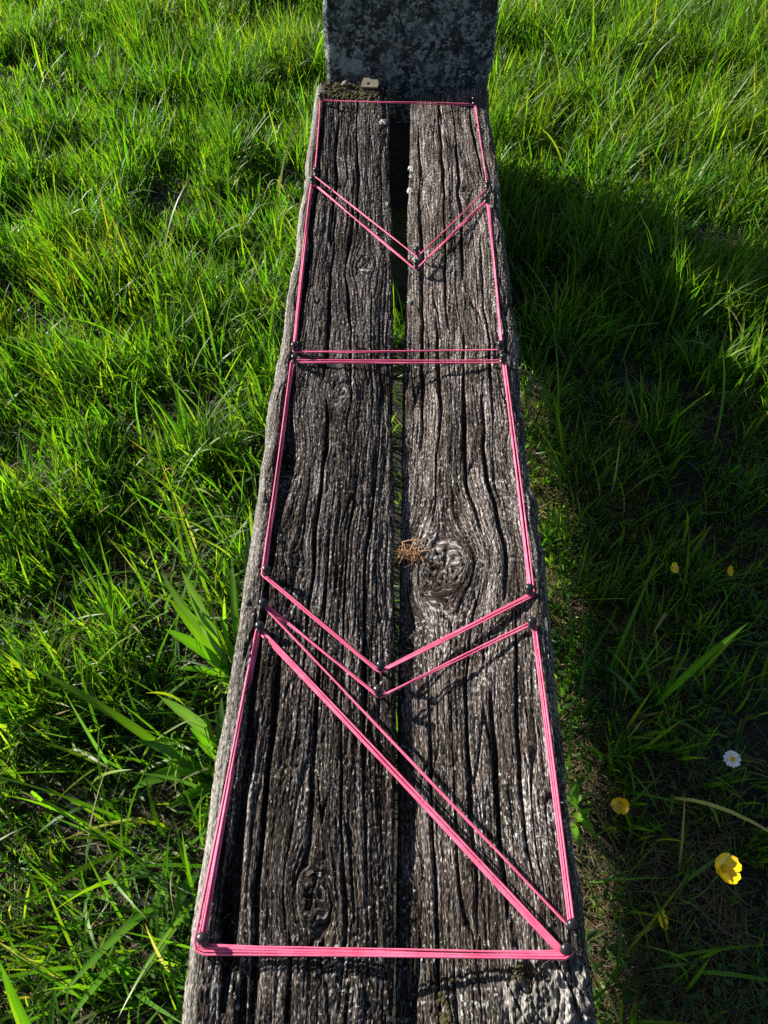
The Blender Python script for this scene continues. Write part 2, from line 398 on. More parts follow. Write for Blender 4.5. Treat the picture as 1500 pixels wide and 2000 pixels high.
CR = [(0.188, 0.9, 2.0, 0.0028, 0.010), (0.172, 0.05, 0.5, 0.0024, 0.010), (0.157, 0.75, 1.25, 0.0022, 0.009), (0.140, 1.2, 2.1, 0.0028, 0.010),
      (0.118, 0.16, 0.62, 0.0022, 0.008), (0.110, 0.72, 1.2, 0.0034, 0.012), (0.100, 1.35, 2.12, 0.0030, 0.011), (0.083, 0.18, 0.46, 0.0030, 0.011),
      (0.072, 0.60, 1.02, 0.0036, 0.012), (0.056, 0.95, 1.5, 0.0022, 0.009), (0.047, 1.72, 2.1, 0.0030, 0.011), (0.050, 0.2, 0.6, 0.0022, 0.008),
      (0.150, -0.5, 0.14, 0.003, 0.010), (0.09, -0.5, 0.1, 0.003, 0.010)]
pl, TOPL = plank('plank', -1, 0.014, XIN_L, KL, CL, 1, M_WOOD_L, bench, -0.50, 2.165)
pr, TOPR = plank('plank', 1, 0.031, XIN_R, KR, CR, 2, M_WOOD_R, bench, -0.48, 2.135, burr=[(0.045, 0.085, 0.075), (0.10, -0.02, 0.06)])
pl['label'] = 'darker left plank with a deep split along its pale rim'
pr['label'] = 'greyer right plank dished towards the gap, flecked with white lichen'
for o in (pl, pr): o.matrix_parent_inverse = Matrix.Translation((0, -0.8, 0))
def surf(x, y, r=0.004):
    """height of the bench top around x, y"""
    T = TOPL if x < 0.006 else TOPR
    p = T.reshape(-1, 3); k = (np.abs(p[:, 0] - x) < r) & (np.abs(p[:, 1] - y) < r)
    if not k.any():
        return float(p[np.argmin((p[:, 0] - x) ** 2 + (p[:, 1] - y) ** 2), 2])
    return float(np.quantile(p[k, 2], 0.8))
def box_bm(bm, x0, x1, y0, y1, z0, z1):
    vs = [bm.verts.new((x, y, z)) for z in (z0, z1) for x, y in ((x0, y0), (x1, y0), (x1, y1), (x0, y1))]
    for f in ((3, 2, 1, 0), (4, 5, 6, 7), (0, 1, 5, 4), (1, 2, 6, 5), (2, 3, 7, 6), (3, 0, 4, 7)): bm.faces.new([vs[i] for i in f])
M_BEARER = plain('bearer_timber', (0.045, 0.038, 0.03), 0.9, 0.2, (90, 0.006), 0.5)
for yb, hb in ((-0.42, 0.05), (1.93, 0.20)):  # unseen supports; the far block is widened to darken the gap above it
    bm = bmesh.new(); box_bm(bm, -0.17, 0.17, yb - hb, yb + hb, -0.1, SEAT - 0.088)
    bmesh.ops.subdivide_edges(bm, edges=bm.edges[:], cuts=5, use_grid_fill=True)
    for v in bm.verts: v.co += Vector((random.uniform(-1, 1), random.uniform(-1, 1), random.uniform(-0.3, 0.3))) * 0.003
    me = bpy.data.meshes.new('support'); bm.to_mesh(me); bm.free()
    o = mobj('support', me, M_BEARER, bench); o.matrix_parent_inverse = Matrix.Translation((0, -0.8, 0))

# ------------------------------------------------------------------ upright slab at the far end
def slab():
    W, D, H = 0.445, 0.15, 1.02
    nx, nz = 70, 130
    def face(nu, nv, fn): pass
    # box shell as a closed ring of columns, then a top cap
    per = []
    for x in np.linspace(-W / 2, W / 2, nx): per.append((x, -D / 2, 0, -1))
    for y in np.linspace(-D / 2, D / 2, 16)[1:-1]: per.append((W / 2, y, 1, 0))
    for x in np.linspace(W / 2, -W / 2, nx): per.append((x, D / 2, 0, 1))
    for y in np.linspace(D / 2, -D / 2, 16)[1:-1]: per.append((-W / 2, y, -1, 0))
    per = np.array(per); m = len(per)
    zs = np.linspace(-0.15, H, nz)
    Pm, Zm = np.meshgrid(np.arange(m), zs)
    x = per[Pm, 0]; y = per[Pm, 1]
    # rounded arrises
    k = 1 - 0.010 * sstep(W / 2 - 0.014, W / 2, np.abs(x)); y = y * (1 - 0.16 * sstep(W / 2 - 0.012, W / 2, np.abs(x)))
    x = x * (1 - 0.012 * sstep(D / 2 - 0.012, D / 2, np.abs(y)) * sstep(W / 2 - 0.02, W / 2, np.abs(x)))
    a = per[Pm, 0] + per[Pm, 1] * 3.1
    h = 0.004 * fbm(a * 9, Zm * 9, 2, 3) + 0.0022 * fbm(a * 60, Zm * 60, 3, 3)
    lum = np.clip(vn(a * 70, Zm * 70, 5) - 0.15, 0, 1) * sstep(-0.2, 0.4, vn(a * 12, Zm * 12, 6))
    h += 0.004 * lum
    x = x + per[Pm, 2] * h + 0.006 * vn(Zm * 9, Zm * 0 + 3, 1) * np.sign(per[Pm, 0]) * (np.abs(per[Pm, 0]) > W / 2 - 0.001) - 0.008 * sstep(0.2, 0.7, vn(Zm * 22, Zm * 0 + 8 + np.sign(per[Pm, 0]), 3)) * np.sign(per[Pm, 0]) * sstep(W / 2 - 0.012, W / 2, np.abs(per[Pm, 0]))
    y = y + per[Pm, 3] * h
    zz = Zm + 0.02 * np.cos(x * 5) * sstep(H - 0.2, H, Zm)
    V = np.stack([x, y, zz], -1).reshape(-1, 3)
    idx = np.arange(nz * m).reshape(nz, m); nxi = np.roll(idx, -1, 1)
    q = np.stack([idx[:-1], nxi[:-1], nxi[1:], idx[1:]], -1).reshape(-1, 4)
    c = len(V); V = np.concatenate([V, [[0, 0, H + 0.02]]])
    tr = np.stack([idx[-1], nxi[-1], np.full(m, c)], -1)
    return mesh_np('upright_slab', V, quads=q, tris=tr)
so = mobj('upright_slab', slab(), M_SLAB)
so.location = (0.016, 2.303, 0)
tag(so, 'upright dark slab crusted with pale lichen at the far end of the bench', 'slab')

# ------------------------------------------------------------------ push pins and pink string
PINS = {'T1': (-0.205, 2.048), 'T2': (0.182, 2.041), 'R1': (0.193, 1.666), 'V1': (0.0365, 1.420), 'L1': (-0.195, 1.707), 'L2': (-0.199, 1.673),
        'V2': (0.0335, 1.378), 'R2': (0.189, 1.607), 'R3': (0.189, 1.129), 'L3': (-0.188, 1.115), 'L4': (-0.187, 1.084), 'R4': (0.189, 1.090),
        'R5': (0.196, 0.608), 'V3': (-0.016, 0.485), 'L5': (-0.187, 0.629), 'L6': (-0.186, 0.576), 'V4': (-0.016, 0.447), 'R6': (0.196, 0.553),
        'R7': (0.204, 0.172), 'L7': (-0.186, 0.539), 'R8': (0.196, 0.148), 'L8': (-0.202, 0.145)}
PIN_LABEL = {
    'T1': 'black push pin at the far left corner of the string by the slab',
    'T2': 'black push pin at the far right corner of the string by the slab',
    'R1': 'black push pin at the right edge beside the knot hole, on the farthest loop',
    'V1': 'upper of two black push pins at the point of the far V',
    'L1': 'upper of two black push pins on the left edge where the far V starts',
    'L2': 'lower of two black push pins on the left edge where the far V starts',
    'V2': 'lower of two black push pins at the point of the far V',
    'R2': 'black push pin at the right edge just below the knot hole, on the second loop',
    'R3': 'black push pin at the right end of the upper of two level strings mid bench',
    'L3': 'black push pin at the left end of the upper of two level strings mid bench',
    'L4': 'black push pin at the left end of the lower of two level strings mid bench',
    'R4': 'black push pin at the right end of the lower of two level strings mid bench',
    'R5': 'upper of two black push pins on the right edge at the near V',
    'V3': 'upper of two black push pins at the point of the near V by the gap',
    'L5': 'uppermost of three black push pins close together on the left edge at the near V',
    'L6': 'middle of three black push pins close together on the left edge at the near V',
    'V4': 'lower of two black push pins at the point of the near V by the gap',
    'R6': 'lower of two black push pins on the right edge at the near V',
    'R7': 'upper of two large black push pins at the near right corner',
    'L7': 'lowest of three black push pins close together on the left edge at the near V',
    'R8': 'lower of two large black push pins at the near right corner of the triangle',
    'L8': 'large black push pin at the near left corner of the string triangle'}
def lathe(prof, seg=20):
    bm = bmesh.new(); rings = []
    for r, z in prof:
        if r < 1e-6: rings.append([bm.verts.new((0, 0, z))])
        else: rings.append([bm.verts.new((r * math.cos(2 * math.pi * k / seg), r * math.sin(2 * math.pi * k / seg), z)) for k in range(seg)])
    for a, b in zip(rings[:-1], rings[1:]):
        for k in range(seg):
            k2 = (k + 1) % seg
            vs = [a[k % len(a)], a[k2 % len(a)], b[k2 % len(b)], b[k % len(b)]]
            u = []
            for v in vs:
                if v not in u: u.append(v)
            if len(u) > 2: bm.faces.new(u)
    for f in bm.faces: f.smooth = True
    me = bpy.data.meshes.new('lathe'); bm.to_mesh(me); bm.free(); return me
ME_HANDLE = lathe([(0, 0.0058), (0.0046, 0.0058), (0.0056, 0.0066), (0.0057, 0.0076), (0.0050, 0.0086), (0.0036, 0.0095), (0.0031, 0.0112), (0.0033, 0.0128),
                   (0.0045, 0.0142), (0.0056, 0.0152), (0.0062, 0.0166), (0.0062, 0.0180), (0.0055, 0.0193), (0.0040, 0.0202), (0.0020, 0.0206), (0, 0.0207)])
ME_HANDLE.materials.append(M_PIN)
ME_NEEDLE = lathe([(0, -0.028), (0.0004, -0.022), (0.0007, -0.005), (0.0007, 0.0062), (0, 0.0062)], 8); ME_NEEDLE.materials.append(M_STEEL)
PIN_Z = {}
for k, (x, y) in PINS.items():
    z = surf(x, y, 0.006) + {'V1': 0.016, 'V2': 0.016, 'V3': 0.004, 'V4': 0.004}.get(k, 0.0); PIN_Z[k] = z
    e = empty('push_pin', (x, y, z)); tag(e, PIN_LABEL[k], 'push pin', 'black push pins holding the pink string')
    e.rotation_euler = (random.uniform(-0.12, 0.10), random.uniform(-0.1, 0.1) + (0.10 if k[0] == 'R' else -0.08 if k[0] == 'L' else 0), random.uniform(0, 6))
    hd = link(bpy.data.objects.new('handle', ME_HANDLE), e); hd.scale = (1.0, 1.0, 1.18); link(bpy.data.objects.new('needle', ME_NEEDLE), e)

def tube_np(pts, rad, seg=7, closed=False, flat=1.0):
    """tube along points -> verts, quads (open ends closed by pinching)"""
    pts = np.asarray(pts, float); n = len(pts)
    d = np.gradient(pts, axis=0); d /= np.linalg.norm(d, axis=1)[:, None] + 1e-12
    up = np.array([0, 0, 1.0]); s = np.cross(d, up); s /= np.linalg.norm(s, axis=1)[:, None] + 1e-9
    u = np.cross(s, d)
    a = np.arange(seg) * 2 * math.pi / seg
    r = np.broadcast_to(np.asarray(rad, float), (n,))
    V = pts[:, None, :] + r[:, None, None] * (np.cos(a)[None, :, None] * s[:, None, :] + flat * np.sin(a)[None, :, None] * u[:, None, :])
    idx = np.arange(n * seg).reshape(n, seg); nx = np.roll(idx, -1, 1)
    q = np.stack([idx[:-1], nx[:-1], nx[1:], idx[1:]], -1).reshape(-1, 4)
    return V.reshape(-1, 3), q
def join(parts):
    Vs = []; Qs = []; o = 0
    for V, q in parts: Vs.append(V); Qs.append(q + o); o += len(V)
    return np.concatenate(Vs), np.concatenate(Qs)
LOOPS = [
    (['T1', 'T2', 'R1', 'V1', 'L1'], 2, 'farthest pink string loop, thin, next to the slab, ending in a V'),
    (['L2', 'V2', 'R2', 'R3', 'L3'], 3, 'second pink string loop from the slab, notched by a V at its far side'),
    (['L4', 'R4', 'R5', 'V3', 'L5'], 4, 'tall middle pink string loop around the dry grass tuft'),
    (['L6', 'V4', 'R6', 'R7'], 3, 'slanting pink string loop with a long diagonal to the near right corner'),
    (['L7', 'R8', 'L8'], 5, 'nearest pink string loop, a large triangle of thick bundled strands'),
]
def unit(v): return v / (np.linalg.norm(v) + 1e-12)
for ids, ns, lab in LOOPS:
    P2 = [np.array(PINS[i]) for i in ids]; m = len(ids)
    cx = np.mean(P2, axis=0)
    e = empty('string_loop', (cx[0], cx[1], SEAT)); tag(e, lab, 'string', 'pink string loops stretched over the bench')
    runs = [[] for _ in range(m)]
    for s in range(ns):
        rad = 0.00118 * random.uniform(0.85, 1.2)
        rr = [0.0014 + s * (0.0015 if i in ('L6', 'L7', 'V1', 'V2', 'L1', 'L2', 'L3', 'R3', 'L4', 'R4') else 0.0022) * random.uniform(0.75, 1.25) for i in ids]
        zz = [PIN_Z[i] + 0.0022 + random.uniform(0.0, 0.0030) + 0.0010 * s for i in ids]
        arrive = []; leave = []; mid = []
        for j in range(m):
            p = P2[j]; d1 = unit(P2[j - 1] - p); d2 = unit(P2[(j + 1) % m] - p)
            o = -unit(d1 + d2)
            n1 = np.array([-d1[1], d1[0]]); n1 = n1 if n1 @ o > 0 else -n1
            n2 = np.array([-d2[1], d2[0]]); n2 = n2 if n2 @ o > 0 else -n2
            arrive.append(p + n1 * rr[j]); leave.append(p + n2 * rr[j]); mid.append(p + o * rr[j])
        for j in range(m):
            k = (j + 1) % m
            if (ids[j], ids[k]) in (('L7', 'R8'), ('R7', 'L6')):   # the two long diagonals keep close to their pins
                for lst, jj in ((leave, j), (arrive, k)):
                    lst[jj] = P2[jj] + (lst[jj] - P2[jj]) * ((s - (ns - 1) / 2) * 0.0014 - 0.0008) / rr[jj] - np.array([0, 0.005 if ids[jj] == 'R8' else 0])
            a = np.array([*leave[j], zz[j]]); b = np.array([*arrive[k], zz[k]])
            a0 = np.array([*mid[j], zz[j]]); b0 = np.array([*mid[k], zz[k]])
            tt = np.linspace(0, 1, 26)[:, None]
            wob = random.uniform(-1, 1) * 0.0016 + (0.0012 if s == 0 else 0)
            dirv = unit(b - a); sidev = np.array([-dirv[1], dirv[0], 0])
            line = a + (b - a) * tt + sidev * wob * np.sin(np.pi * tt) * 1.0
            line[:, 2] += -0.0008 * np.sin(np.pi * tt[:, 0]) + random.uniform(-0.0012, 0.0012) * np.sin(2 * np.pi * tt[:, 0])
            pts = np.concatenate([[a0], line, [b0]]); rad_v = rad * (1 + 0.12 * np.interp(np.linspace(0, 1, 28), np.linspace(0, 1, 9), np.random.default_rng(s * 31 + j).normal(0, 1, 9)))
            runs[j].append(tube_np(pts, rad_v, 8, flat=0.7))
    for j in range(m):
        V, q = join(runs[j]); V = V - np.array([cx[0], cx[1], SEAT])
        mobj('string_run', mesh_np('string_run', V, quads=q), M_STRING, e)

# ------------------------------------------------------------------ grass
def blades(bx, by, L, phi, th0, curl, w, roll, tint, segs=4, z0=None, fold=0.0):
    n = len(bx); t = np.linspace(0, 1, segs + 1)
    th = th0[:, None] + curl[:, None] * t[None, :] ** 1.4
    st = (L / segs)[:, None]
    r = np.concatenate([np.zeros((n, 1)), np.cumsum(np.sin(th[:, :-1] * 0.5 + th[:, 1:] * 0.5) * st, 1)], 1)
    z = np.concatenate([np.zeros((n, 1)), np.cumsum(np.cos(th[:, :-1] * 0.5 + th[:, 1:] * 0.5) * st, 1)], 1)
    zb = gz(bx, by) - 0.004 if z0 is None else z0
    X = bx[:, None] + np.cos(phi)[:, None] * r; Y = by[:, None] + np.sin(phi)[:, None] * r
    Z = zb[:, None] + z
    Z = np.maximum(Z, zb[:, None] + 0.004)
    # keep clear of the bench
    hit = ((np.abs(X) < 0.245) & (Z > SEAT - 0.095) & (Y < 2.19)) | ((np.abs(X - 0.016) < 0.24) & (np.abs(Y - 2.303) < 0.10))
    ok = ~hit.any(1)
    prof = np.interp(t, [0, 0.15, 0.45, 0.75, 1], [0.55, 0.9, 1.0, 0.68, 0])
    pw = phi[:, None] + math.pi / 2 + roll[:, None] * (0.3 + t[None, :])
    hw = 0.5 * w[:, None] * prof[None, :]
    dx = np.cos(pw) * hw; dy = np.sin(pw) * hw
    A = np.stack([X - dx, Y - dy, Z], -1)[:, :-1]; B = np.stack([X + dx, Y + dy, Z], -1)[:, :-1]
    tip = np.stack([X, Y, Z], -1)[:, -1:]
    VV = np.concatenate([A, B, tip], 1)[ok]; tint = tint[ok]; m = len(VV)
    base = np.arange(m)[:, None] * (2 * segs + 1)
    k = np.arange(segs - 1)
    q = np.stack([base + k, base + segs + k, base + segs + k + 1, base + k + 1], -1).reshape(-1, 4)
    tr = np.stack([base[:, 0] + segs - 1, base[:, 0] + 2 * segs - 1, base[:, 0] + 2 * segs], -1)
    # paler towards the base, slight yellow at the tip
    sh = np.ones((m, 2 * segs + 1, 3)) * tint[:, None, :]
    tv = np.concatenate([t[:-1], t[:-1], [1.0]])
    sh = sh * (1 + 0.25 * (0.5 - tv))[None, :, None]
    sh[..., 0] *= (1 + 0.25 * tv ** 3)[None, :]
    return VV.reshape(-1, 3), q, tr, sh.reshape(-1, 3)
def pack(name, chunks, material, label, cat=None):
    Vs = []; Q = []; T = []; C = []; o = 0
    for V, q, tr, c in chunks:
        Vs.append(V); Q.append(q + o); T.append(tr + o); C.append(c); o += len(V)
    me = mesh_np(name, np.concatenate(Vs), np.concatenate(Q), np.concatenate(T), colors={'tint': np.concatenate(C)}, smooth=True)
    return tag(mobj(name, me, material), label, kind='stuff')
GREENS = 1.2 * np.array([[0.050, 0.138, 0.010], [0.074, 0.172, 0.010], [0.120, 0.200, 0.014], [0.034, 0.092, 0.012], [0.055, 0.125, 0.038], [0.160, 0.215, 0.022]])
GW = np.array([0.30, 0.27, 0.16, 0.14, 0.08, 0.05])
STRAW = np.array([0.33, 0.31, 0.17])
def tuft_field(ntuft, per, box, dens, hgt, wid, seed, straw=0.05, segs=4, lean=(0.25, 0.35)):
    r = np.random.default_rng(seed)
    tx = r.uniform(box[0], box[1], ntuft); ty = r.uniform(box[2], box[3], ntuft)
    keep = r.random(ntuft) < dens(tx, ty); tx = tx[keep]; ty = ty[keep]
    nt_ = len(tx)
    hfield = hgt(tx, ty) * (0.5 + 0.8 * r.random(nt_)) * (0.72 + 0.55 * vn(tx * 7, ty * 7, 5))
    tphi = r.uniform(0, 2 * np.pi, nt_); tint = r.random((nt_, 3)) * 0.3 + 0.85
    cnt = r.poisson(per, nt_) + 2
    i = np.repeat(np.arange(nt_), cnt); n = len(i)
    sp = 0.016 + 0.02 * r.random(n)
    a = r.uniform(0, 2 * np.pi, n); rad = sp * np.sqrt(r.random(n))
    bx = tx[i] + np.cos(a) * rad; by = ty[i] + np.sin(a) * rad
    L = hfield[i] * np.clip(r.normal(0.85, 0.28, n), 0.25, 1.7)
    out = np.where(r.random(n) < 0.35, a, tphi[i]) + r.normal(0, 0.45, n)
    th0 = np.abs(r.normal(lean[0], 0.22, n)); curl = r.gamma(2.0, lean[1], n) * 0.75
    w = wid * np.clip(r.gamma(6, 1 / 6, n), 0.4, 2.4)
    k = r.choice(len(GREENS), n, p=GW / GW.sum())
    tn = GREENS[k] * tint[i] * r.uniform(0.8, 1.2, (n, 1))
    # yellower patches
    yl = (sstep(-0.2, 0.7, vn(bx * 2.3 + 4, by * 2.3, 6)) * (0.25 + 0.75 * sstep(0.7, 1.5, by)))[:, None]
    tn = tn * (1 + yl * np.array([0.34, 0.10, 0.0]))
    s = r.random(n) < straw; tn[s] = STRAW * r.uniform(0.4, 1.2, (s.sum(), 1)) * np.where(r.random((s.sum(), 1)) < 0.5, np.array([[1.0, 0.85, 0.65]]), 1.0); 
    L[s] *= 0.8; th0[s] += 0.5
    return blades(bx, by, L, out, th0, curl, w, r.normal(0, 0.7, n), tn, segs)
def clump(x, y): return fbm(x * 4.3 + 2, y * 4.3, 1, 2)
def d_left(x, y):
    c = sstep(-0.42, 0.12, fbm(x * 5.5 + 2, y * 5.5, 1, 2))
    far = sstep(0.35, 1.0, y + 0.15 * vn(x * 5, y * 5, 2))
    return (0.62 + 0.38 * far) * (0.45 + 0.55 * c) * np.where(np.abs(x) > 0.78 + 0.33 * np.maximum(y, 0), 0.5, 1.0)
def d_right(x, y):
    c = sstep(-0.30, 0.20, fbm(x * 5 + 7, y * 5, 1, 2))
    far = sstep(0.8, 1.7, y + 0.25 * x); edge = sstep(0.26, 0.55, x)
    return np.where(np.abs(x) > 0.78 + 0.33 * np.maximum(y, 0), 0.5, 1.0) * (0.85 + 0.15 * far) * (0.42 + 0.58 * c) * (0.55 + 0.45 * np.maximum(edge, far))
ch = []
hl = lambda x, y: 0.070 + 0.040 * (1 + clump(x * 0.7 + 9, y * 0.7)) + 0.03 * sstep(0.5, 1.2, y)
hr = lambda x, y: 0.070 + 0.045 * (1 + clump(x * 0.7 + 1, y * 0.7)) * (0.5 + 0.5 * sstep(0.3, 0.9, y)) + 0.06 * sstep(0.9, 1.6, y)
ch.append(tuft_field(10500, 11, (-1.95, -0.25, -0.05, 3.95), d_left, hl, 0.0040, 21, 0.05))
ch.append(tuft_field(8200, 11, (0.25, 1.85, -0.05, 3.95), d_right, hr, 0.0042, 22, 0.05))
# strip behind the slab and sparse short growth under the bench
ch.append(tuft_field(420, 10, (-0.3, 0.32, 2.35, 3.95), lambda x, y: 0 * x + 0.8, hl, 0.004, 23))
ch.append(tuft_field(520, 8, (-0.25, 0.27, 0.40, 2.18), lambda x, y: 0 * x + 0.6, lambda x, y: 0 * x + 0.13, 0.0040, 24, 0.12))
# meadow beyond the frame, coarser
ch.append(tuft_field(1500, 8, (-5, -1.95, -1.5, 6.0), lambda x, y: 0 * x + 0.7, hl, 0.007, 25, 0.06, 3))
ch.append(tuft_field(1500, 8, (1.85, 5, -1.5, 6.0), lambda x, y: 0 * x + 0.7, hr, 0.007, 26, 0.06, 3))
ch.append(tuft_field(1500, 8, (-1.95, 1.85, 3.95, 7.0), lambda x, y: 0 * x + 0.8, hl, 0.007, 27, 0.06, 3))
ch.append(tuft_field(900, 8, (-1.95, 1.85, -1.5, -0.05), lambda x, y: 0 * x + 0.6, hl, 0.006, 28, 0.06, 3))
pack('grass', ch, M_GRASS, 'rough green meadow grass on both sides of the bench')
# longer single blades that arch over the sward
def single(n, box, seed, Lr, wr, dens, straw=0.05):
    r = np.random.default_rng(seed)
    bx = r.uniform(box[0], box[1], n); by = r.uniform(box[2], box[3], n)
    k = r.random(n) < dens(bx, by); bx = bx[k]; by = by[k]; n = len(bx)
    tn = GREENS[r.choice(len(GREENS), n, p=GW / GW.sum())] * r.uniform(0.8, 1.25, (n, 1))
    s = r.random(n) < straw; tn[s] = STRAW * r.uniform(0.6, 1.3, (s.sum(), 1))
    return blades(bx, by, r.uniform(*Lr, n), r.uniform(0, 2 * np.pi, n), np.abs(r.normal(0.35, 0.25, n)), r.gamma(2, 0.45, n), r.uniform(*wr, n), r.normal(0, 0.6, n), tn, 7)
ch = [single(480, (-1.8, -0.26, 0.0, 3.8), 31, (0.16, 0.30), (0.004, 0.0075), lambda x, y: 0.6 + 0 * x),
      single(520, (0.28, 1.7, 0.0, 3.8), 32, (0.16, 0.30), (0.004, 0.0075), lambda x, y: 0.25 + 0.6 * sstep(0.7, 1.4, y)),
      single(70, (-0.6, -0.26, 0.0, 0.8), 33, (0.14, 0.26), (0.005, 0.009), lambda x, y: 1 + 0 * x, 0.05),
      single(620, (-0.50, -0.26, 0.0, 2.1), 34, (0.12, 0.25), (0.003, 0.006), lambda x, y: 0.8 + 0 * x, 0.03),
      single(260, (0.26, 0.5, 0.1, 1.9), 35, (0.08, 0.20), (0.003, 0.006), lambda x, y: 0.8 + 0 * x, 0.1)]
pack('long_grass', ch, M_GRASS, 'longer arching grass blades standing above the sward')
# dead thatch lying on the soil
def thatch(n, box, seed, dens):
    r = np.random.default_rng(seed)
    bx = r.uniform(box[0], box[1], n); by = r.uniform(box[2], box[3], n)
    k = r.random(n) < dens(bx, by); bx = bx[k]; by = by[k]; n = len(bx)
    tn = np.array([[0.13, 0.09, 0.042]]) * r.uniform(0.35, 1.35, (n, 1)) * np.array([[1, 1, 1]])
    gr = r.random(n) < 0.22; tn[gr] = np.array([0.09, 0.12, 0.02]) * r.uniform(0.7, 1.3, (gr.sum(), 1))
    return blades(bx, by, r.uniform(0.018, 0.065, n), r.uniform(0, 2 * np.pi, n), r.uniform(1.15, 1.6, n), r.normal(0, 0.4, n), r.uniform(0.0012, 0.0028, n), r.normal(0, 1.2, n), tn, 2,
                  z0=gz(bx, by) + r.uniform(0.0, 0.018, n))
ch = [thatch(26000, (-0.95, 1.1, -0.1, 1.4), 41, lambda x, y: (np.abs(x) > 0.22) * (1 - 0.6 * sstep(0.4, 0.5, x)) * (0.35 + 0.65 * sstep(-0.3, 0.3, vn(x * 6, y * 6, 5)))),
      thatch(9000, (0.22, 0.55, 0.0, 1.3), 42, lambda x, y: 1 + 0 * x),
      thatch(15000, (-1.6, 1.6, 1.2, 3.6), 43, lambda x, y: 0.9 + 0 * x)]
pack('thatch', ch, M_STRAW, 'tan dead grass litter lying on the soil')

# ------------------------------------------------------------------ broad-leaved plants beside the bench
def leaf(name, parent, base, tip, arch, w, tint, org, seg=10, fold=0.22, lance=True):
    b = np.array(base, float); b[2] = gz(np.array([b[0]]), np.array([b[1]]))[0] + b[2] if b[2] < 0.03 else b[2]
    tp = np.array(tip, float); d = tp - b; ln = np.linalg.norm(d)
    c = b + d * 0.40 + np.array([0, 0, 1]) * arch * ln * 0.55
    t = np.linspace(0, 1, seg + 1)[:, None]
    P = (1 - t) ** 2 * b + 2 * t * (1 - t) * c + t ** 2 * tp
    T = np.gradient(P, axis=0); T /= np.linalg.norm(T, axis=1)[:, None]
    hz = np.array([-d[1], d[0], 0.0]); hz /= np.linalg.norm(hz) + 1e-9
    tw = random.uniform(-0.5, 0.5); S = []
    for i in range(seg + 1):
        up = np.cross(T[i], hz); up /= np.linalg.norm(up) + 1e-9
        a = tw * t[i, 0] * 1.6; S.append((hz * math.cos(a) + up * math.sin(a), up * math.cos(a) - hz * math.sin(a)))
    S1 = np.array([x[0] for x in S]); U1 = np.array([x[1] for x in S])
    pr_ = np.interp(t[:, 0], [0, 0.12, 0.4, 0.7, 0.9, 1], [0.35, 0.7, 1.0, 0.78, 0.38, 0.0] if lance else [0.2, 0.3, 0.9, 1.0, 0.6, 0.0])
    hw = (0.5 * w * pr_)[:, None]; wave = (0.10 * np.sin(t * 17 + random.uniform(0, 6)))
    A = P - S1 * hw + U1 * hw * (fold + wave); B = P + S1 * hw + U1 * hw * (fold - wave)
    V = np.concatenate([A, P, B]) - np.array(org); n = seg + 1; i = np.arange(seg)
    q = np.concatenate([np.stack([i, i + 1, n + i + 1, n + i], -1), np.stack([n + i, n + i + 1, 2 * n + i + 1, 2 * n + i], -1)])
    tn = np.array(tint)[None] * np.concatenate([np.ones(n), np.full(n, 1.35), np.ones(n)])[:, None]
    tn = tn * (1 + 0.15 * np.sin(np.concatenate([t, t, t]) * 4 + 1))
    return mobj(name, mesh_np(name, V, quads=q, colors={'tint': tn}), M_LEAF, parent)
G1 = (0.075, 0.185, 0.012); G2 = (0.10, 0.20, 0.012); G3 = (0.085, 0.155, 0.055); G4 = (0.045, 0.125, 0.018)
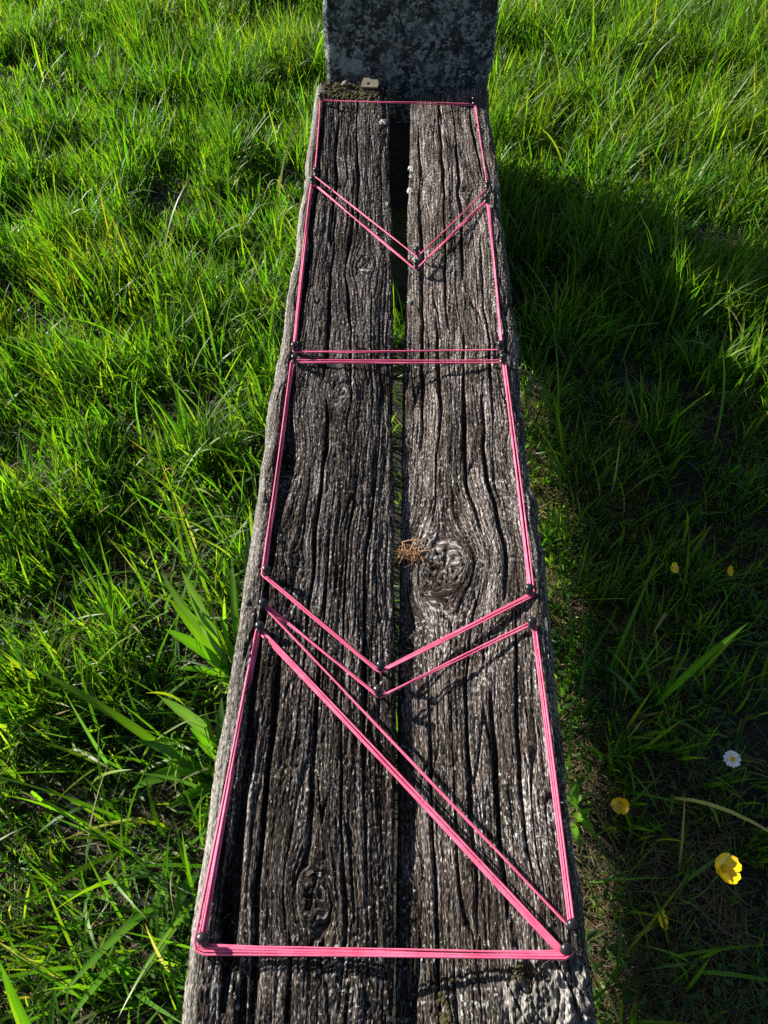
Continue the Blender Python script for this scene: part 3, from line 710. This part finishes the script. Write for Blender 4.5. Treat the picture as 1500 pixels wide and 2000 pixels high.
PLANTS = {
 'broad_bladed_clump': ('broad_leaf', 'lush clump of wide bright grass blades against the left plank beside the three pins', [
   ((-0.297, 0.641, 0.0), (-0.38, 0.634, 0.2), 0.50, 0.0226, G1), ((-0.307, 0.646, 0.0), (-0.373, 0.751, 0.2), 0.50, 0.0260, G3),
   ((-0.331, 0.667, 0.02), (-0.409, 0.747, 0.2), 0.30, 0.0167, G3), ((-0.301, 0.636, 0.0), (-0.385, 0.694, 0.2), 0.40, 0.0165, G2),
   ((-0.286, 0.667, 0.0), (-0.299, 0.815, 0.16), 0.30, 0.0162, G1), ((-0.273, 0.721, 0.0), (-0.279, 0.882, 0.16), 0.20, 0.0137, G3),
   ((-0.284, 0.657, 0.0), (-0.366, 0.672, 0.24), 0.40, 0.0090, G2), ((-0.296, 0.636, 0.0), (-0.378, 0.609, 0.1), 0.70, 0.0129, G1),
   ((-0.282, 0.636, 0.0), (-0.304, 0.692, 0.15), 0.30, 0.0130, G2), ((-0.286, 0.631, 0.0), (-0.322, 0.579, 0.1), 0.70, 0.0092, G1),
   ((-0.288, 0.667, 0.0), (-0.285, 0.759, 0.18), 0.20, 0.0113, G1), ((-0.29, 0.60, 0.0), (-0.34, 0.66, 0.15), 0.4, 0.012, G2)]),
 'broad_leaf_weed': ('broad_leaf', 'leafy weed with wide pointed leaves hugging the left plank below the grass clump', [
   ((-0.33, 0.458, 0.0), (-0.61, 0.573, 0.2), 0.50, 0.0172, G2), ((-0.307, 0.518, 0.0), (-0.376, 0.531, 0.16), 0.50, 0.0209, G3),
   ((-0.323, 0.471, 0.0), (-0.418, 0.474, 0.12), 0.50, 0.0172, G4), ((-0.305, 0.472, 0.0), (-0.41, 0.4, 0.1), 0.70, 0.0273, G1),
   ((-0.297, 0.445, 0.0), (-0.356, 0.383, 0.06), 0.60, 0.0205, G1), ((-0.296, 0.499, 0.0), (-0.285, 0.552, 0.12), 0.30, 0.0194, G3),
   ((-0.299, 0.49, 0.0), (-0.336, 0.505, 0.1), 0.50, 0.0158, G1), ((-0.287, 0.472, 0.0), (-0.324, 0.487, 0.08), 0.50, 0.0122, G2),
   ((-0.294, 0.454, 0.0), (-0.309, 0.396, 0.06), 0.70, 0.0137, G4), ((-0.303, 0.49, 0.0), (-0.312, 0.535, 0.12), 0.30, 0.0105, G2),
   ((-0.29, 0.47, 0.0), (-0.30, 0.43, 0.09), 0.4, 0.015, G1), ((-0.31, 0.46, 0.0), (-0.37, 0.45, 0.09), 0.4, 0.013, G2)]),
 'sprawling_grass_tuft': ('broad_leaf', 'sprawling tuft of long bent blades at the near left beside the triangle', [
   ((-0.305, 0.305, 0.0), (-0.312, 0.205, 0.1), 0.70, 0.0164, G4), ((-0.344, 0.27, 0.0), (-0.433, 0.114, 0.14), 0.50, 0.0150, G1),
   ((-0.346, 0.237, 0.0), (-0.318, 0.147, 0.08), 0.60, 0.0115, G4), ((-0.389, 0.193, 0.0), (-0.423, 0.084, 0.12), 0.50, 0.0132, G1),
   ((-0.292, 0.275, 0.0), (-0.358, 0.091, 0.12), 0.60, 0.0075, G2), ((-0.302, 0.26, 0.0), (-0.329, 0.351, 0.12), 0.40, 0.0080, G2),
   ((-0.346, 0.259, 0.0), (-0.398, 0.317, 0.1), 0.50, 0.0080, G3)]),
 'corner_grass_tuft': ('broad_leaf', 'upright wide-bladed tuft cut by the lower left corner of the picture', [
   ((-0.48, 0.036, 0.0), (-0.51, 0.146, 0.18), 0.30, 0.0168, G1), ((-0.5, 0.03, 0.0), (-0.536, 0.111, 0.12), 0.40, 0.0113, G4),
   ((-0.474, 0.042, 0.0), (-0.444, 0.139, 0.15), 0.30, 0.0099, G4)]),
 'wide_leaf_sprig': ('broad_leaf', 'lone sprig with one wide bright leaf bent over in the left grass', [
   ((-0.635, 0.883, 0.0), (-0.7, 0.856, 0.15), 0.60, 0.0151, G2), ((-0.616, 0.865, 0.0), (-0.654, 0.919, 0.12), 0.40, 0.0092, G1),
   ((-0.624, 0.878, 0.0), (-0.551, 0.909, 0.12), 0.40, 0.0082, G4)]),
 'shaded_grass_tuft': ('broad_leaf', 'dark tuft in the bench shadow with one blade tip catching the sun', [
   ((0.471, 0.593, 0.0), (0.56, 0.629, 0.27), 0.50, 0.0122, G1), ((0.465, 0.583, 0.0), (0.522, 0.507, 0.1), 0.50, 0.0106, G4),
   ((0.461, 0.588, 0.0), (0.371, 0.633, 0.1), 0.50, 0.0091, G4), ((0.476, 0.593, 0.0), (0.515, 0.656, 0.14), 0.40, 0.0091, G4)]),
 'low_leafy_weed': ('broad_leaf', 'small low weed with fresh green leaves beside the right plank', [
   ((0.31, 0.408, 0.0), (0.328, 0.351, 0.06), 0.60, 0.0167, G1), ((0.305, 0.408, 0.0), (0.31, 0.439, 0.06), 0.50, 0.0136, G1),
   ((0.309, 0.399, 0.0), (0.33, 0.399, 0.06), 0.60, 0.0126, G2), ((0.3, 0.399, 0.0), (0.303, 0.334, 0.05), 0.50, 0.0125, G1),
   ((0.30, 0.43, 0.0), (0.33, 0.46, 0.05), 0.5, 0.011, G4), ((0.30, 0.42, 0.0), (0.34, 0.43, 0.05), 0.5, 0.011, G1)]),
 'pale_arching_grass': ('broad_leaf', 'pale arching blades at the left of the slab foot', [
   ((-0.273, 2.491, 0.0), (-0.388, 2.573, 0.2), 0.40, 0.0100, G3), ((-0.274, 2.46, 0.0), (-0.348, 2.625, 0.14), 0.40, 0.0090, G3),
   ((-0.282, 2.429, 0.0), (-0.318, 2.524, 0.1), 0.40, 0.0090, G1)]),
}
for nm, (lt, lab, lv) in PLANTS.items():
    org = (lv[0][0][0], lv[0][0][1], 0.0)
    e = empty(nm, org); tag(e, lab, 'weed' if 'weed' in nm else 'grass tuft')
    for (b, tp, ar, w, tn) in lv:
        leaf('leaf' if 'weed' in nm or 'leaf' in nm else 'blade', e, b, tp, ar, w, np.array(tn) * random.uniform(0.85, 1.15), org)
# clover-like ground cover in the shade to the right
def ground_cover(n, box, seed, dens):
    r = np.random.default_rng(seed)
    bx = r.uniform(box[0], box[1], n); by = r.uniform(box[2], box[3], n)
    k = r.random(n) < dens(bx, by); bx = bx[k]; by = by[k]; n = len(bx)
    tn = np.array([[0.05, 0.115, 0.02]]) * r.uniform(0.6, 1.6, (n, 1))
    return blades(bx, by, r.uniform(0.010, 0.026, n), r.uniform(0, 2 * np.pi, n), r.uniform(0.9, 1.5, n), r.normal(0, 0.3, n), r.uniform(0.004, 0.010, n), r.normal(0, 0.8, n), tn, 3,
                  z0=gz(bx, by) + r.uniform(0.004, 0.035, n))
pack('ground_cover', [ground_cover(9000, (0.24, 1.1, -0.05, 1.3), 51, lambda x, y: sstep(0.0, 0.5, vn(x * 7, y * 7, 2))),
                      ground_cover(5000, (-0.95, -0.25, -0.05, 1.1), 52, lambda x, y: sstep(0.1, 0.6, vn(x * 7, y * 7, 1)))], M_GRASS, 'small leaves of low ground cover between the grass')

# ------------------------------------------------------------------ flowers
def petal_mesh(L, w, cup, seg=6, across=4, notch=0.0):
    V = []; 
    for i in range(seg + 1):
        t = i / seg; hw = 0.5 * w * (0.18 + 0.82 * math.sin(math.pi * min(1, t * 0.62 + 0.06)) ** 0.9) * (1 if t < 0.85 else math.sqrt(max(0.0, 1 - ((t - 0.85) / 0.15) ** 2 * 0.75)))
        for j in range(across + 1):
            u = j / across * 2 - 1
            V.append((L * t - notch * (1 - abs(u)) * (t == 1), hw * u, cup * L * (t ** 1.6) + 0.10 * w * u * u * t + random.uniform(-1, 1) * 0.0002))
    n = across + 1
    q = [(i * n + j, (i + 1) * n + j, (i + 1) * n + j + 1, i * n + j + 1) for i in range(seg) for j in range(across)]
    return mesh_np('petal', np.array(V), quads=np.array(q))
def flower(name, label, cat, loc, diam, npet, pmat, cmat, tilt, cup, wide, disc, foot, group=None):
    gzv = float(gz(np.array([foot[0]]), np.array([foot[1]]))[0])
    e = empty(name, (foot[0], foot[1], gzv)); tag(e, label, cat, group)
    o3 = np.array([foot[0], foot[1], gzv]); top = np.array(loc)
    pts = [o3 + (top - o3) * t + np.array([math.sin(t * 3) * 0.012, math.cos(t * 4) * 0.004 - 0.004, 0]) * (1 - t) for t in np.linspace(0, 1, 12)]
    V, q = tube_np(pts, 0.0011, 6); mobj('stem', mesh_np('stem', V - o3, quads=q), M_STEM, e)
    R = Matrix.Translation(Vector(top - o3)) @ tilt.to_matrix().to_4x4()
    pm = petal_mesh(diam / 2, wide, cup); pm.materials.append(pmat)
    for k in range(npet):
        p = link(bpy.data.objects.new('petal', pm), e)
        p.matrix_local = R @ Matrix.Rotation(2 * math.pi * k / npet + random.uniform(-0.1, 0.1), 4, 'Z') @ Matrix.Rotation(random.uniform(-0.12, 0.12), 4, 'Y') @ Matrix.Scale(random.uniform(0.92, 1.06), 4)
    cm = lathe([(disc, -0.0006), (disc * 0.98, disc * 0.35), (disc * 0.7, disc * 0.75), (disc * 0.35, disc * 0.9), (0, disc * 0.92)], 14); cm.materials.append(cmat)
    c = link(bpy.data.objects.new('flower_centre', cm), e); c.matrix_local = R @ Matrix.Translation((0, 0, 0.0006))
    return e
from mathutils import Euler
flower('buttercup', 'bright yellow buttercup in sun at the lower right', 'flower', (0.429, 0.258, 0.29), 0.036, 5, M_PETAL, M_STAMEN, Euler((0.30, 0.20, 0.5)), 0.42, 0.0195, 0.0042, (0.46, 0.27), 'yellow buttercups right of the bench')
flower('buttercup', 'shaded buttercup nearest the right plank above the low weed', 'flower', (0.357, 0.389, 0.12), 0.026, 5, M_PETAL, M_STAMEN, Euler((0.5, -0.5, 0.2)), 0.55, 0.014, 0.003, (0.37, 0.40), 'yellow buttercups right of the bench')
flower('buttercup', 'half hidden buttercup below the bright one, lowest of the yellow flowers', 'flower', (0.402, 0.236, 0.07), 0.028, 5, M_PETAL, M_STAMEN, Euler((0.2, 1.0, 0.2)), 0.6, 0.014, 0.003, (0.42, 0.25), 'yellow buttercups right of the bench')
flower('buttercup', 'left of two small buttercups deep in the bench shadow', 'flower', (0.542, 0.859, 0.07), 0.022, 5, M_PETAL, M_STAMEN, Euler((0.4, 0.5, 0.2)), 0.5, 0.012, 0.003, (0.55, 0.87), 'yellow buttercups right of the bench')
flower('buttercup', 'right of two small buttercups deep in the bench shadow', 'flower', (0.649, 0.856, 0.07), 0.020, 5, M_PETAL, M_STAMEN, Euler((0.6, 0.7, 0.2)), 0.6, 0.011, 0.003, (0.66, 0.87), 'yellow buttercups right of the bench')
flower('daisy', 'white daisy with yellow centre in the shade at the right', 'flower', (0.547, 0.464, 0.12), 0.027, 19, M_DAISY, M_DISC, Euler((0.15, -0.15, 0)), 0.08, 0.0042, 0.0042, (0.56, 0.48))
# curled red stalk in the left grass
for (pp, lab) in (([(-0.485, 1.02, 0.0), (-0.487, 1.035, 0.06), (-0.482, 1.06, 0.10), (-0.468, 1.062, 0.105), (-0.458, 1.05, 0.10)], 'thin red curled stalk in the grass left of the bench'),
                  ([(-0.440, 0.99, 0.0), (-0.446, 1.0, 0.05), (-0.43, 0.99, 0.075), (-0.41, 0.985, 0.07)], 'short red stalk lying just below the curled one')):
    P = np.array(pp); tt = np.linspace(0, len(P) - 1, 24); P = np.stack([np.interp(tt, range(len(P)), P[:, k]) for k in range(3)], 1)
    for _ in range(3): P[1:-1] = (P[:-2] + 2 * P[1:-1] + P[2:]) / 4
    V, q = tube_np(P, np.linspace(0.0016, 0.0010, len(P)), 6)
    o = mobj('red_stalk', mesh_np('red_stalk', V - P[0], quads=q), M_REDSTEM); o.location = P[0]; tag(o, lab, 'stalk', 'red stalks in the grass')

# ------------------------------------------------------------------ small things on the bench
TU = np.array([0.020, 0.690, 0.0]); TU[2] = surf(0.012, 0.69) + 0.003
e = empty('dry_grass_tuft', TU); tag(e, 'brown wisp of dry grass caught in the gap between the planks', 'dry grass')
def straw(p0, p1, bend, r0, tint=1.0):
    p0 = np.array(p0); p1 = np.array(p1); t = np.linspace(0, 1, 9)[:, None]
    P = p0 + (p1 - p0) * t + np.array(bend) * np.sin(np.pi * t)
    V, q = tube_np(P, np.linspace(r0, r0 * 0.5, 9), 5)
    return V, q, np.tile(np.array([[0.36, 0.20, 0.095]]) * tint, (len(V), 1))
def add_straw(name, parts):
    Vs, Qs, Cs, o = [], [], [], 0
    for V, q, c in parts: Vs.append(V); Qs.append(q + o); Cs.append(c); o += len(V)
    return mobj(name, mesh_np(name, np.concatenate(Vs), quads=np.concatenate(Qs), colors={'tint': np.concatenate(Cs)}), M_STRAW, e)
add_straw('stalk', [straw((-0.068, 0.022, 0.010), (-0.010, 0.002, 0.006), (0, 0.002, 0.002), 0.0010, 1.5)])
BIG = [((-0.01, 0.02, 0.006), (0.046, 0.012, 0.004), (0, 0.006, 0.005)), ((0.0, 0.0, 0.006), (0.064, 0.018, 0.002), (0, -0.006, 0.006)), ((0.0, 0.0, 0.004), (0.05, -0.004, 0.0), (0, 0.004, 0.008)),
       ((0.012, 0.002, 0.008), (0.026, -0.024, 0.002), (0.004, 0, 0.004)), ((-0.006, 0.0, 0.008), (-0.022, -0.022, 0.006), (0, 0, 0.004)), ((-0.002, -0.002, 0.008), (-0.014, -0.026, 0.006), (0, 0, 0.004)),
       ((-0.008, 0.002, 0.008), (-0.010, 0.026, 0.004), (0.002, 0, 0.004)), ((0.005, 0.004, 0.01), (0.012, 0.022, 0.01), (0, 0, 0.002)), ((0.01, 0.0, 0.006), (0.042, -0.018, 0.0), (0, 0, 0.006))]
for a, b, c in BIG: add_straw('straw', [straw(a, b, c, 0.0012, random.uniform(0.8, 1.6))])
fib = []
for k in range(150):
    a = np.array([random.gauss(0.002, 0.012), random.gauss(-0.002, 0.006), random.uniform(0.0, 0.012)]); an = random.uniform(0, 6.28); l = random.uniform(0.006, 0.022)
    fib.append(straw(a, a + np.array([math.cos(an) * l, math.sin(an) * l * 0.7, random.uniform(-0.006, 0.006)]), (0, 0, random.uniform(0, 0.004)), 0.0006, random.uniform(0.5, 1.5)))
o = add_straw('fibre', fib); o['kind'] = 'stuff'

# pierced flat chip and a crumb on the far end of the left plank
bm = bmesh.new(); ring_o = []; ring_i = []
outl = [(-0.023, -0.015), (-0.004, -0.016), (0.022, -0.017), (0.024, 0.0), (0.021, 0.012), (0.003, 0.013), (-0.004, 0.019), (-0.017, 0.020), (-0.020, 0.004)]
for z in (0, 0.005):
    ring_o.append([bm.verts.new((x, y, z)) for x, y in outl])
    m_ = len(outl); ring_i.append([bm.verts.new((-0.002 + 0.0045 * math.cos(math.atan2(y, x)), -0.003 + 0.0045 * math.sin(math.atan2(y, x)), z)) for x, y in outl])
for k in range(m_):
    k2 = (k + 1) % m_
    bm.faces.new([ring_o[0][k], ring_o[0][k2], ring_o[1][k2], ring_o[1][k]]); bm.faces.new([ring_i[0][k2], ring_i[0][k], ring_i[1][k], ring_i[1][k2]])
    bm.faces.new([ring_o[1][k], ring_o[1][k2], ring_i[1][k2], ring_i[1][k]]); bm.faces.new([ring_o[0][k2], ring_o[0][k], ring_i[0][k], ring_i[0][k2]])
bmesh.ops.recalc_face_normals(bm, faces=bm.faces[:]); bmesh.ops.bevel(bm, geom=bm.edges[:], offset=0.0007, segments=1, affect='EDGES')
me = bpy.data.meshes.new('pierced_chip'); bm.to_mesh(me); bm.free()
o = mobj('pierced_chip', me, M_CHIP); o.location = (-0.086, 2.150, surf(-0.086, 2.145) + 0.008); o.rotation_euler = (0.25, -0.05, -0.05)
tag(o, 'small flat grey chip with a hole lying at the foot of the slab', 'chip')
bm = bmesh.new(); bmesh.ops.create_icosphere(bm, subdivisions=3, radius=0.010)
for v in bm.verts:
    f = 1 + 0.3 * float(vn(np.array([v.co.x * 160]), np.array([v.co.y * 160 + v.co.z * 90]), 2)[0]); v.co = Vector((v.co.x * f * 1.1, v.co.y * f, v.co.z * f * 0.7))
for f in bm.faces: f.smooth = True
me = bpy.data.meshes.new('stone_crumb'); bm.to_mesh(me); bm.free()
o = mobj('stone_crumb', me, M_CHIP); o.location = (-0.150, 2.152, surf(-0.15, 2.15) + 0.006)
tag(o, 'small pale crumb of stone on the mossy end of the left plank', 'stone')
# moss on the far end of the left plank and at the near right corner
def moss(name, spots, label):
    parts = []; off = 0; Vs = []; Ts = []
    for (x, y, r) in spots:
        bm = bmesh.new(); bmesh.ops.create_icosphere(bm, subdivisions=2, radius=r)
        co = np.array([v.co[:] for v in bm.verts]); fs = np.array([[v.index for v in f.verts] for f in bm.faces]); bm.free()
        k = 1 + 0.35 * vn(co[:, 0] / r * 3 + x * 90, co[:, 1] / r * 3 + co[:, 2] / r * 2, 3) + 0.2 * rng.random(len(co))
        co = co * k[:, None] * np.array([1.1, 1.2, 0.55]) + np.array([x, y, surf(x, y) + r * 0.05])
        Vs.append(co); Ts.append(fs + off); off += len(co)
    V = np.concatenate(Vs); return tag(mobj(name, mesh_np(name, V, tris=np.concatenate(Ts)), M_MOSS), label, kind='stuff')
moss('moss', [(random.uniform(-0.205, -0.06), random.uniform(2.085, 2.16), random.uniform(0.0018, 0.0050)) for _ in range(230)], 'dark crumbly moss on the far end of the left plank')
moss('moss', [(0.062 + random.gauss(0, 0.006), 0.075 + random.gauss(0, 0.016), random.uniform(0.001, 0.0026)) for _ in range(70)] +
     [(0.148 + random.gauss(0, 0.008), 0.124 + random.gauss(0, 0.005), random.uniform(0.001, 0.0024)) for _ in range(40)], 'yellow brown moss crumbs at the near end of the right plank')
# leafy lichen patches on the plank edges
def lichen_patch(x, y, r, par):
    bm = bmesh.new(); n = 26; c = bm.verts.new((0, 0, 0.0035)); ring = []; ring2 = []
    for k in range(n):
        a = 2 * math.pi * k / n; rr_ = r * (0.8 + 0.22 * math.sin(a * 2 + x * 99) + 0.15 * math.sin(a * 7 + y * 50) + random.uniform(-0.14, 0.14))
        ring2.append(bm.verts.new((0.5 * rr_ * math.cos(a), 0.9 * rr_ * math.sin(a), random.uniform(0.002, 0.005))))
        ring.append(bm.verts.new((0.8 * rr_ * math.cos(a), 1.6 * rr_ * math.sin(a), random.uniform(-0.001, 0.002))))
    for k in range(n):
        k2 = (k + 1) % n; bm.faces.new([c, ring2[k], ring2[k2]]); bm.faces.new([ring2[k], ring[k], ring[k2], ring2[k2]])
    me = bpy.data.meshes.new('lichen_patch'); bm.to_mesh(me); bm.free()
    o = mobj('lichen_patch', me, M_LICHEN, par); o.matrix_parent_inverse = Matrix.Translation((0, -0.8, 0)) if par is bench else Matrix.Identity(4)
    o.location = (x, y, surf(x, y) + 0.0008); o.rotation_euler = (0, random.uniform(-0.2, 0.2), random.uniform(-0.3, 0.3))
for (x, y, r, par) in ((0.024, 1.795, 0.010, pr), (0.023, 1.70, 0.012, pr), (0.024, 1.76, 0.006, pr), (-0.048, 1.975, 0.012, pl), (-0.03, 1.62, 0.006, pl), (0.022, 1.30, 0.006, pr), (0.175, 1.62, 0.007, pr), (0.20, 1.595, 0.006, pr)):
    lichen_patch(x, y, r, par)
